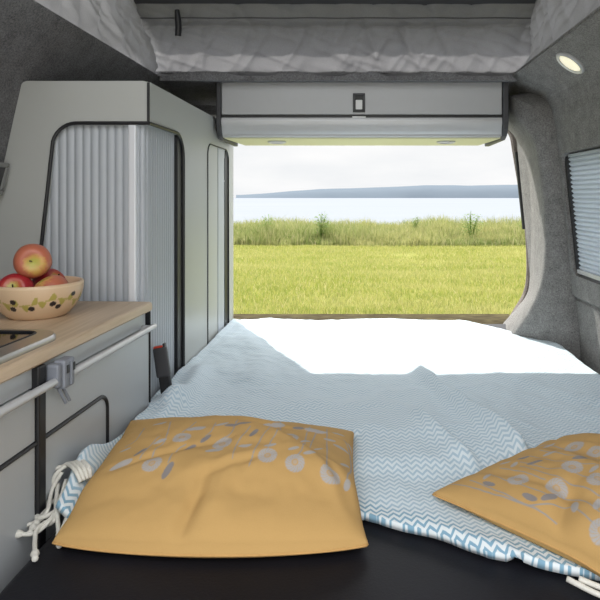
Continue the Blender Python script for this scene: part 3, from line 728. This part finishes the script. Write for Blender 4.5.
# ------------------------------------------------------------------ cushions
def cushion(name, quad, topfn, basefn, motifs, label, N=330, bow=-1):
    q = [Vector((x, y)) for x, y in quad]
    def xy(u, v):                                                    # u,v in -1..1
        p = 1-.045*(1-abs(u*v))*0
        a, c = (u+1)/2, (v+1)/2
        b_ = q[0].lerp(q[1], a); t_ = q[3].lerp(q[2], a); w = b_.lerp(t_, c)
        cen = (q[0]+q[1]+q[2]+q[3])/4
        pull = .045*((1-v*v)*abs(u)**6 + (1-u*u)*abs(v)**6*(-bow if v < 0 else 1))         # sides drawn in between the corners
        return cen+(w-cen)*(1-pull)
    n = N; U = [-1+2*i/n for i in range(n+1)]
    top = []; bot = []; wz = []
    for u in U:
        for v in U:
            w = xy(u, v); e = max(0, (1-u*u)*(1-v*v)); pr = e**.42; zb = basefn(w.x, w.y)
            zt = zb+.014+.010*sstep(.2, 1, v)*(bow > 0) + pr*topfn(u, v, w.x, w.y)*1.0
            zt += pr*(.004*nz(w.x, w.y, 2, 22)+.002*nz(w.x, w.y, 7, 50))
            edge = zb+.014+.010*sstep(.2, 1, v)*(bow > 0)
            top.append((w.x, w.y, zt)); bot.append((w.x, w.y, edge-(edge-zb)*min(1, pr*3)))
    V = top+bot; m = n+1; o = len(top); f = []
    for i in range(n):
        for j in range(n):
            a, b_, c, d = i*m+j, (i+1)*m+j, (i+1)*m+j+1, i*m+j+1
            f.append((a, b_, c, d)); f.append((o+a, o+d, o+c, o+b_))
    rim = [i*m for i in range(n+1)] + [n*m+j for j in range(1, n+1)] + [i*m+n for i in range(n-1, -1, -1)] + [j for j in range(n-1, 0, -1)]
    for k in range(len(rim)): a, c = rim[k], rim[(k+1) % len(rim)]; f.append((a, o+a, o+c, c))
    root = thing(name, (sum(x for x, _ in quad)/4, sum(y for _, y in quad)/4, ZB), label, 'cushion', 'mustard cushions on the bed')
    T_ = np.array(top); px = VX+T_[:, 0]/T_[:, 1]*F; py = VY-T_[:, 2]/T_[:, 1]*F
    def find(x, y):
        vis = (px-x)**2+(py-y)**2; return T_[int(vis.argmin()), :2]
    col = np.zeros((len(V), 4), np.float32); col[:, 3] = 1
    X, Y = T_[:, 0], T_[:, 1]
    for mo in motifs:
        k = mo[0]
        if k == 'head':
            c = find(mo[1], mo[2]); R = mo[3]; d = np.hypot(X-c[0], Y-c[1]); ang = np.arctan2(Y-c[1], X-c[0])
            ringv = np.clip((R-d)/.0012, 0, 1)*np.clip((d-R*.30)/.001, 0, 1)*(.55+.45*(np.sin(ang*16+d*900) > -.5))
            inner = np.clip((R*.26-d)/.001, 0, 1)*.55
            col[:o, 1] = np.maximum(col[:o, 1], np.maximum(ringv, inner)*.95)
        elif k == 'leaf':
            c = find(mo[1], mo[2]); a = mo[3]; Lh = mo[4]; dx, dy = X-c[0], Y-c[1]
            p_, q_ = dx*math.cos(a)+dy*math.sin(a), -dx*math.sin(a)+dy*math.cos(a)
            d = 1-(p_/Lh)**2-(q_/(Lh*.38))**2; ch = 2 if mo[5:] else 1; col[:o, ch] = np.maximum(col[:o, ch], np.clip(d*6, 0, 1)*.9)
        elif k == 'stem':
            ps = [find(*p) for p in mo[1]]; 
            ps = [np.array(p) for p in [tuple(v)[:2] for v in catmull([(p[0], p[1], 0) for p in ps], 6)]]
            for a, c in zip(ps, ps[1:]):
                ab = c-a; L2 = (ab**2).sum()+1e-12; s = np.clip(((X-a[0])*ab[0]+(Y-a[1])*ab[1])/L2, 0, 1)
                d = np.hypot(X-a[0]-s*ab[0], Y-a[1]-s*ab[1]); col[:o, 0] = np.maximum(col[:o, 0], np.clip((.0014-d)/.0006, 0, 1)*.95)
    ob = raw('cushion_cover', V, f, M['cushion'], root, True)
    ca = ob.data.color_attributes.new('print', 'FLOAT_COLOR', 'POINT'); ca.data.foreach_set('color', col.ravel())
    b = MB(); b.tube([Vector(V[k])+Vector((0, 0, -.003)) for k in rim[::4]], .0019, 6, closed=True); b.build('seam_piping', M['mustard'], root, smooth=True)
    return root
def base1(x, y): return ZB+.0012+.0165*sstep(.93, 1.0, y)
def top1(u, v, x, y):
    h = .064*(1-.28*v)
    vr = .30-.62*max(0, u+.15)-.10*max(0, -u-.15) + .05*math.sin(u*5+1)                  # the ridge where the plump front half meets the flatter back half
    d = v-vr; h += .023*math.exp(-(d/(.10 if d > 0 else .40))**2)*(1-.35*abs(u)**2)
    h += .012*math.exp(-((v-.62+.14*u)/.10)**2)*(.6+.4*math.cos(u*5)) - .008*math.exp(-((v-.46-.1*u)/.05)**2)
    h -= .020*math.exp(-((u+.16-.22*(v+1))/.05)**2-((v+.95)/.28)**2) - .010*math.exp(-((u+.02-.2*(v+1))/.09)**2-((v+.85)/.3)**2)
    h -= .010*math.exp(-((u+.55*v-.55)/.07)**2)*sstep(-.9, -.3, v)*(v < .2) + .009*math.exp(-((v+.38-.42*(u+.5))/.05)**2-((u+.45)/.35)**2) + .004*math.exp(-((v+.62-.5*(u+.1))/.05)**2-((u-.1)/.25)**2) - .004*math.exp(-((v+.55-.5*(u+.1))/.06)**2-((u-.1)/.25)**2)
    h += .008*math.exp(-((u-.6+.3*v)/.06)**2-((v+.5)/.4)**2)
    return h
m1 = [('head',267.5,455.5,.0165),('head',295,462,.0165),('head',330,473,.017),('head',290,436,.017),('head',152,463,.0165),('head',182,437,.0165),('head',222,444,.0175),
      ('leaf',245,446,.2,.012),('leaf',293.7,448,.3,.010),('leaf',309.5,452,.5,.012),('leaf',254,433,1.2,.014,1),('leaf',347,485,1.3,.013),('leaf',341,448,-.3,.016),('leaf',121,464,.5,.019),
      ('leaf',125,450,.2,.010),('leaf',140,452,.9,.013,1),('leaf',168,470,1.35,.017,1),('leaf',206,438.5,1.0,.013,1),('leaf',196,428,.1,.018),('leaf',352,455,-.9,.014),('leaf',214,450,.1,.016),
      ('leaf',232,425,.1,.014,1),('leaf',265,427,.2,.013),('leaf',312,430,.1,.016),('leaf',330,440,.1,.012),('leaf',150,430,.2,.016),('leaf',170,424,.2,.012,1)]
m1 += [('leaf',x_,y_,a_,l_,*k_) for x_,y_,a_,l_,k_ in [(160,424,.2,.014,()),(184,421,.1,.013,(1,)),(205,423,.1,.015,()),(222,424,.3,.013,()),(244,423,.1,.014,(1,)),(256,424.5,.1,.012,()),(278,425,.1,.015,()),(298,428,.1,.012,(1,)),(320,432,.1,.014,()),(338,434,.1,.013,()),(305,441,.4,.011,()),(270,445,.3,.011,()),(190,448,.8,.012,(1,)),(160,441,.5,.012,()),(345,465,.9,.012,()),(318,449,.6,.010,())]]
m1 += [('stem', s) for s in [
      [(267,451),(271,442),(279,433),(281,427)],[(296,457),(303,446),(306,436),(310,427)],[(327,468),(327,455),(327,440),(327,429)],[(222,439),(232,432),(240,425)],[(249,466),(254,450),(262,436),(270,427)],
      [(347,481),(351,470),(350,455),(344,440)],[(152,457),(156,448),(166,438),(172,428)],[(168,463),(176,452),(186,444)],[(182,432),(190,427),(196,422)],[(232,458),(236,446),(244,434),(250,426)],[(310,449),(313,440),(318,430)],
      [(140,458),(150,446),(160,436)],[(125,447),(138,438),(150,428)],[(206,436),(212,430),(216,423)]]]
cushion('cushion', C1, top1, base1, m1, 'square mustard cushion nearest the kitchen, lying half on the blanket with grey flower print', bow=3.4)
def base2(x, y):
    return ZB+.0012+.0165*sstep(-.07, .02, y-fronty(x))
def top2(u, v, x, y):
    h = .067 - .018*max(0, -u-.3)*1.2
    h += .006*math.sin((v*1.2+u*.25)*16)*sstep(-.5, .2, v)
    h -= .020*math.exp(-((u-.02+.3*(v+1))/.09)**2)*math.exp(-((v+.8)/.35)**2)
    h -= .006*math.exp(-((v+.62)/.06)**2)
    return h
m2 = [('head',518,479,.0175),('head',556,488,.0175),('head',572,467,.0175),('head',598,478,.0175),('head',574,447,.017),('head',602,530,.0175),('head',596,452,.016),
      ('leaf',487,476,.9,.012),('leaf',514,465,.9,.012),('leaf',489,484,-.9,.013,1),('leaf',530,497,-.9,.014,1),('leaf',549,496,.3,.015,1),('leaf',575,506,1.2,.015),('leaf',594,468,.6,.012),
      ('leaf',535,462,0,.014,1),('leaf',505,463,.1,.010),('leaf',550,453,.1,.013),('leaf',549,446,.1,.012),('leaf',468,474,.2,.010,1),('leaf',523,458,.1,.012,1),('leaf',580,457,.1,.014,1),('leaf',597,505,1,.014)]
m2 += [('stem', s) for s in [
      [(446,482),(470,487),(505,497),(535,508),(557,524)],[(470,480),(500,492),(530,505),(560,507),(575,505)],[(490,474),(506,480),(525,486),(552,498)],[(500,468),(520,471),(545,480)],[(520,462),(545,468),(575,472),(600,482)],
      [(530,456),(560,461),(600,465)],[(575,508),(590,520),(602,527)],[(540,450),(570,455),(600,460)],[(520,466),(548,474),(580,486),(600,496)],[(556,494),(575,500),(600,512)],[(535,446),(560,448),(574,450)]]]
cushion('cushion', C2, top2, base2, m2, 'mustard cushion on the blanket edge at the right, turned with its corner pointing left')

# ------------------------------------------------------------------ seat belt buckle
bu = thing('seat_belt_buckle', (-.488, 1.55, ZB+.02), 'black seat belt buckle with red button poking up beside the tambour door', 'buckle')
A = Vector((-.488, 1.528, ZB+.046)); Bv = Vector((-.504, 1.534, ZB+.144)); ax = (Bv-A).normalized(); sx = Vector((1, .1, 0)); sx = (sx-ax*sx.dot(ax)).normalized(); sy = ax.cross(sx)
Mx = Matrix((sx, sy, ax)).transposed()
def ob_(x0, x1, y0, y1, z0, z1): return MB().box(x0, x1, y0, y1, z0, z1, xf=lambda x, y, z: Mx @ Vector((x, y, z)) + A)
ob_(-.017, .017, -.010, .010, .024, .100).build('buckle_body', M['dkgrey'], bu, bevel=.005, segs=3)
ob_(-.015, .008, -.008, .009, .0985, .103).build('red_button', M['red'], bu, bevel=.0015)
ob_(.009, .015, -.009, .009, .098, .108).build('slot_guard', M['dkgrey'], bu, bevel=.002)
ob_(-.013, .016, -.007, .007, -.020, .034).build('stalk', M['black'], bu, bevel=.004)

# ------------------------------------------------------------------ round light in the right lining
ct = Vector((.6112, 1.718, .3788)); nrm = Vector((-.605, 0, -.796)).normalized(); xa = Vector((0, 1, 0)); ya = nrm.cross(xa)
ml = Matrix((xa, ya, nrm)).transposed()
lt = thing('ceiling_light', ct, 'round recessed light with chrome ring in the right hand roof lining', 'light')
MB().lathe([(.0, -.004), (.046, -.004), (.046, .003), (.042, .007), (.036, .006), (.034, .002)], 40, ct, ml).build('chrome_ring', M['alu'], lt, smooth='auto')
MB().lathe([(0, .006), (.018, .0055), (.034, .003), (.034, -.002), (0, -.002)], 36, ct, ml).build('diffuser', M['lamp'], lt, smooth='auto')

# ------------------------------------------------------------------ outdoors
G = -1.5
def gz(x, y):
    z = G + .03*nz(x, y, 0, .35)
    if y > 23: z -= .05*(y-23)**1.6*.35
    return z
def gridmesh(name, xs, ys, fz, mat):
    V = [(x, y, fz(x, y)) for x in xs for y in ys]; m = len(ys)
    f = [(i*m+j, (i+1)*m+j, (i+1)*m+j+1, i*m+j+1) for i in range(len(xs)-1) for j in range(m-1)]
    return raw(name, V, f, mat, None, True)
xs = [-150, -110, -80, -60, -45]+[-30+i for i in range(61)]+[45, 60, 80, 110, 150]; ys = [-60, -40, -25, -15, -8]+[-4+i*1.0 for i in range(46)]
struct(gridmesh('ground', xs, ys, gz, M['meadow']), 'sunlit yellow green mown meadow behind the van', 'meadow')
struct(MB().box(-7, 7, -16, 4.6, G-.02, G+.045).build('path', M['bounce_gravel']), 'pale gravel pad added under the van, out of view', 'bounce_gravel')  # pad added out of view to bounce neutral light into the van
SEA = -22
b = MB(); n = 60; ysea = [30*(160**(i/n)) for i in range(n+1)]
xs_ = [-6000, -3000, -1500, -700, -300, -100, 0, 100, 300, 700, 1500, 3000, 6000]
struct(gridmesh('sea', xs_, ysea, lambda x, y: SEA, M['sea']), 'calm pale blue grey sea beyond the meadow', 'sea')
# distant headland: a long hill ridge rising from the sea
def ridge_px(px): 
    pts = [(200, 195.2), (240, 194.9), (262, 193.6), (285, 191.6), (320, 189), (360, 188), (400, 186.5), (425, 185.2), (470, 185.4), (520, 184.6), (600, 184), (760, 184.5), (900, 188), (1100, 191)]
    for (x0, y0), (x1, y1) in zip(pts, pts[1:]):
        if px <= x1: return y0+(y1-y0)*(px-x0)/(x1-x0)
    return 191
D = 4300
V = []; f = []; cols = []
pxs = list(range(236, 1101, 4)); prof = [(0, 0), (60, .45), (160, .72), (320, .92), (520, 1), (800, .85), (1200, .3), (1500, 0)]
for px in pxs:
    top = (VY-ridge_px(px))/F*(D+520) + .5*nz(px*.05, 0, 0, 1)*8*.3
    tp = 1
    for dy, k in prof:
        y = D+dy*max(.3, tp)+10*nz(px*.03, dy*.01, 3); x = (px-VX)/F*y
        V.append((x, y, SEA-1+(top-SEA+1)*k*(1+.03*nz(px*.05, dy*.004, 5))*(1 if k < 1 else 1)))
m = len(prof); f = [(i*m+j, (i+1)*m+j, (i+1)*m+j+1, i*m+j+1) for i in range(len(pxs)-1) for j in range(m-1)]
o = raw('headland', V, f, M['land'], None, True); struct(o, 'long low headland coloured haze blue across the water', 'headland')

def bladesmesh(name, X, Y, H, W, lean, mat, fz):
    n = len(X); Z = np.array([fz(x, y) for x, y in zip(X, Y)]); a = np.random.rand(n)*2*PI; l = lean*np.random.randn(n)*H; la = np.random.rand(n)*2*PI
    V = np.zeros((n, 5, 3), np.float32); ca_, sa = np.cos(a)*W/2, np.sin(a)*W/2
    for k, (h, w, ll) in enumerate(((0, 1, 0), (0, -1, 0), (.55, .8, .3), (.55, -.8, .3), (1, 0, 1))):
        V[:, k, 0] = X+ca_*w+np.cos(la)*l*ll; V[:, k, 1] = Y+sa*w+np.sin(la)*l*ll; V[:, k, 2] = Z-.01+H*h
    me = bpy.data.meshes.new(name); nf = n*2
    me.vertices.add(n*5); me.vertices.foreach_set('co', V.ravel())
    base = (np.arange(n)*5)[:, None]; loops = np.concatenate([base+np.array([0, 1, 3, 2]), base+np.array([2, 3, 4])], 1).ravel()
    me.loops.add(n*7); me.loops.foreach_set('vertex_index', loops.astype(np.int32)); me.polygons.add(nf)
    st = np.stack([np.arange(n)*7, np.arange(n)*7+4], 1).ravel(); me.polygons.foreach_set('loop_start', st.astype(np.int32))
    me.update(calc_edges=True); me.validate()
    return link(name, me, mat)
def spread(n, y0, y1, pw=1.0):
    Y = y0+(y1-y0)*np.random.rand(n)**pw; k0, k1 = -.36, .42; X = (k0+(k1-k0)*np.random.rand(n))*Y; return X, Y
X, Y = spread(70000, 6.2, 17.5); H = .05+.05*np.random.rand(len(X)); dens = np.array([nz(x, y, 4, .5) for x, y in zip(X, Y)])
k = dens > -.45+.3*np.random.rand(len(X))-.25; X, Y, H = X[k], Y[k], H[k]
tag(bladesmesh('lawn_grass', X, Y, H, .008+.008*np.random.rand(len(X)), .5, M['lawn'], gz), 'short yellow green grass blades over the mown meadow', 'grass', kind='stuff')
X, Y = spread(60000, 16.6, 25.5); edge = np.array([.7*nz(x, 0, 2, .45)+.35*nz(x, 3, 2, 1.7) for x in X]); k = Y > 17.6+edge; X, Y = X[k], Y[k]
hb_ = np.array([.44+.30*nz(x, y, 6, .5)+.24*nz(x, y, 2, 1.9) for x, y in zip(X, Y)]); H = np.clip(hb_, .16, .9)*(.6+.7*np.random.rand(len(X)))*np.clip((Y-16.6)/2.2, .35, 1)
tag(bladesmesh('tall_grass', X, Y, H, .014+.018*np.random.rand(len(X)), .45, M['tall'], gz), 'tall unmown green grass along the cliff edge above the sea', 'grass', kind='stuff')
# individual bushy weeds standing above the grass
def weed(px, d, h, wd, nl, label):
    x = (px-VX)/F*d; z0 = gz(x, d); root = thing('tall_weed', (x, d, z0), label, 'weed', 'weeds above the grass')
    b = MB(); tips = []
    for k in range(5):
        a = 2*PI*k/5+random.random(); r_ = wd*.45*random.random(); tip = (x+r_*math.cos(a), d+r_*math.sin(a), z0+h*(.75+.25*random.random())); tips.append(tip)
        b.tube([(x, d, z0-.02), (x+.4*(tip[0]-x), d+.4*(tip[1]-d), z0+.5*h), tip], [.012, .009, .004], 5)
    b.build('stem', M['weed'], root)
    V, f = [], []
    for k in range(nl):
        t_ = random.choice(tips); s = .35+.65*random.random(); c = Vector((x, d, z0)).lerp(Vector(t_), s)+Vector((random.gauss(0, wd*.22), random.gauss(0, wd*.22), random.gauss(0, h*.05)))
        a = random.random()*2*PI; L = .035+.05*random.random(); e = random.uniform(-.4, .7); dr = Vector((math.cos(a)*math.cos(e), math.sin(a)*math.cos(e), math.sin(e)))*L
        sd = dr.cross(Vector((0, 0, 1))).normalized()*L*.35; i = len(V); V += [c, c+dr*.5+sd, c+dr, c+dr*.5-sd]; f.append((i, i+1, i+2, i+3))
    raw('leaves', V, f, M['weed'], root)
weed(321, 18.6, 1.05, .5, 620, 'bushy dark green weed rising above the cliff grass left of centre against the sea')
weed(471, 18.6, .95, .6, 620, 'broad dark weed in the cliff grass toward the right pillar')
weed(268, 19, .92, .5, 300, 'pale weed clump in the cliff grass nearest the tall cabinet')
weed(416, 20.5, .80, .30, 220, 'slender weed in the cliff grass right of the centre')
weed(470.5, 19.6, 1.02, .12, 60, 'thin upright weed stalk poking highest on the right against the sea')
weed(523, 19.5, .72, .40, 250, 'weed clump in the cliff grass at the right pillar edge')

# ------------------------------------------------------------------ light
w = bpy.data.worlds.new('World'); S.world = w; w.use_nodes = True; nt = w.node_tree; bg = nt.nodes['Background']
tc_ = nt.nodes.new('ShaderNodeTexCoord'); mp = nt.nodes.new('ShaderNodeMapping'); mp.inputs['Scale'].default_value = (2.2, 2.2, 9)
nt.links.new(tc_.outputs['Generated'], mp.inputs[0]); no = nt.nodes.new('ShaderNodeTexNoise'); no.inputs['Scale'].default_value = 1.6; no.inputs['Detail'].default_value = 6
nt.links.new(mp.outputs[0], no.inputs['Vector']); cr = nt.nodes.new('ShaderNodeValToRGB')
cr.color_ramp.elements[0].position = .36; cr.color_ramp.elements[0].color = (.88, .90, .92, 1)
cr.color_ramp.elements[1].position = .62; cr.color_ramp.elements[1].color = (1.0, 1.0, 1.0, 1)
nt.links.new(no.outputs['Fac'], cr.inputs[0]); nt.links.new(cr.outputs[0], bg.inputs['Color'])
sp_ = nt.nodes.new('ShaderNodeSeparateXYZ'); nt.links.new(tc_.outputs['Generated'], sp_.inputs[0])
mr = nt.nodes.new('ShaderNodeMapRange'); nt.links.new(sp_.outputs[2], mr.inputs[0])
mr.inputs[1].default_value = .10; mr.inputs[2].default_value = .45; mr.inputs[3].default_value = .82; mr.inputs[4].default_value = 3.5
m2_ = nt.nodes.new('ShaderNodeMapRange'); nt.links.new(sp_.outputs[1], m2_.inputs[0])     # the sky is brighter on the sun's side
m2_.inputs[1].default_value = .3; m2_.inputs[2].default_value = -.6; m2_.inputs[3].default_value = 1; m2_.inputs[4].default_value = .86
mu = nt.nodes.new('ShaderNodeMath'); mu.operation = 'MULTIPLY'; nt.links.new(mr.outputs[0], mu.inputs[0]); nt.links.new(m2_.outputs[0], mu.inputs[1])
nt.links.new(mu.outputs[0], bg.inputs['Strength'])
sd = bpy.data.lights.new('sun', 'SUN'); sd.energy = 5.0; sd.angle = math.radians(.6); sd.color = (1, .96, .88)
so = bpy.data.objects.new('sun', sd); C.objects.link(so)
el = math.radians(41.6); dv = Vector((.45*math.cos(el), -.903*math.cos(el), -math.sin(el))); so.rotation_euler = dv.to_track_quat('-Z', 'Y').to_euler(); so.location = (-5, 12, 10)

cam = bpy.data.cameras.new('camera'); co_ = bpy.data.objects.new('camera', cam); C.objects.link(co_)
co_.location = (0, 0, 0); co_.rotation_euler = (PI/2, 0, 0); cam.lens = 36; cam.sensor_width = 36; cam.sensor_fit = 'HORIZONTAL'
cam.shift_x = (300-VX)/600; cam.shift_y = -(300-VY)/600; cam.clip_start = .02; cam.clip_end = 20000
S.camera = co_
S.view_settings.view_transform = 'Standard'; S.view_settings.look = 'None'; S.view_settings.gamma = 1; S.view_settings.use_curve_mapping = False
S.view_settings.exposure = .27
for o in bpy.data.objects:
    if o.parent is None: o.location.z += EYE
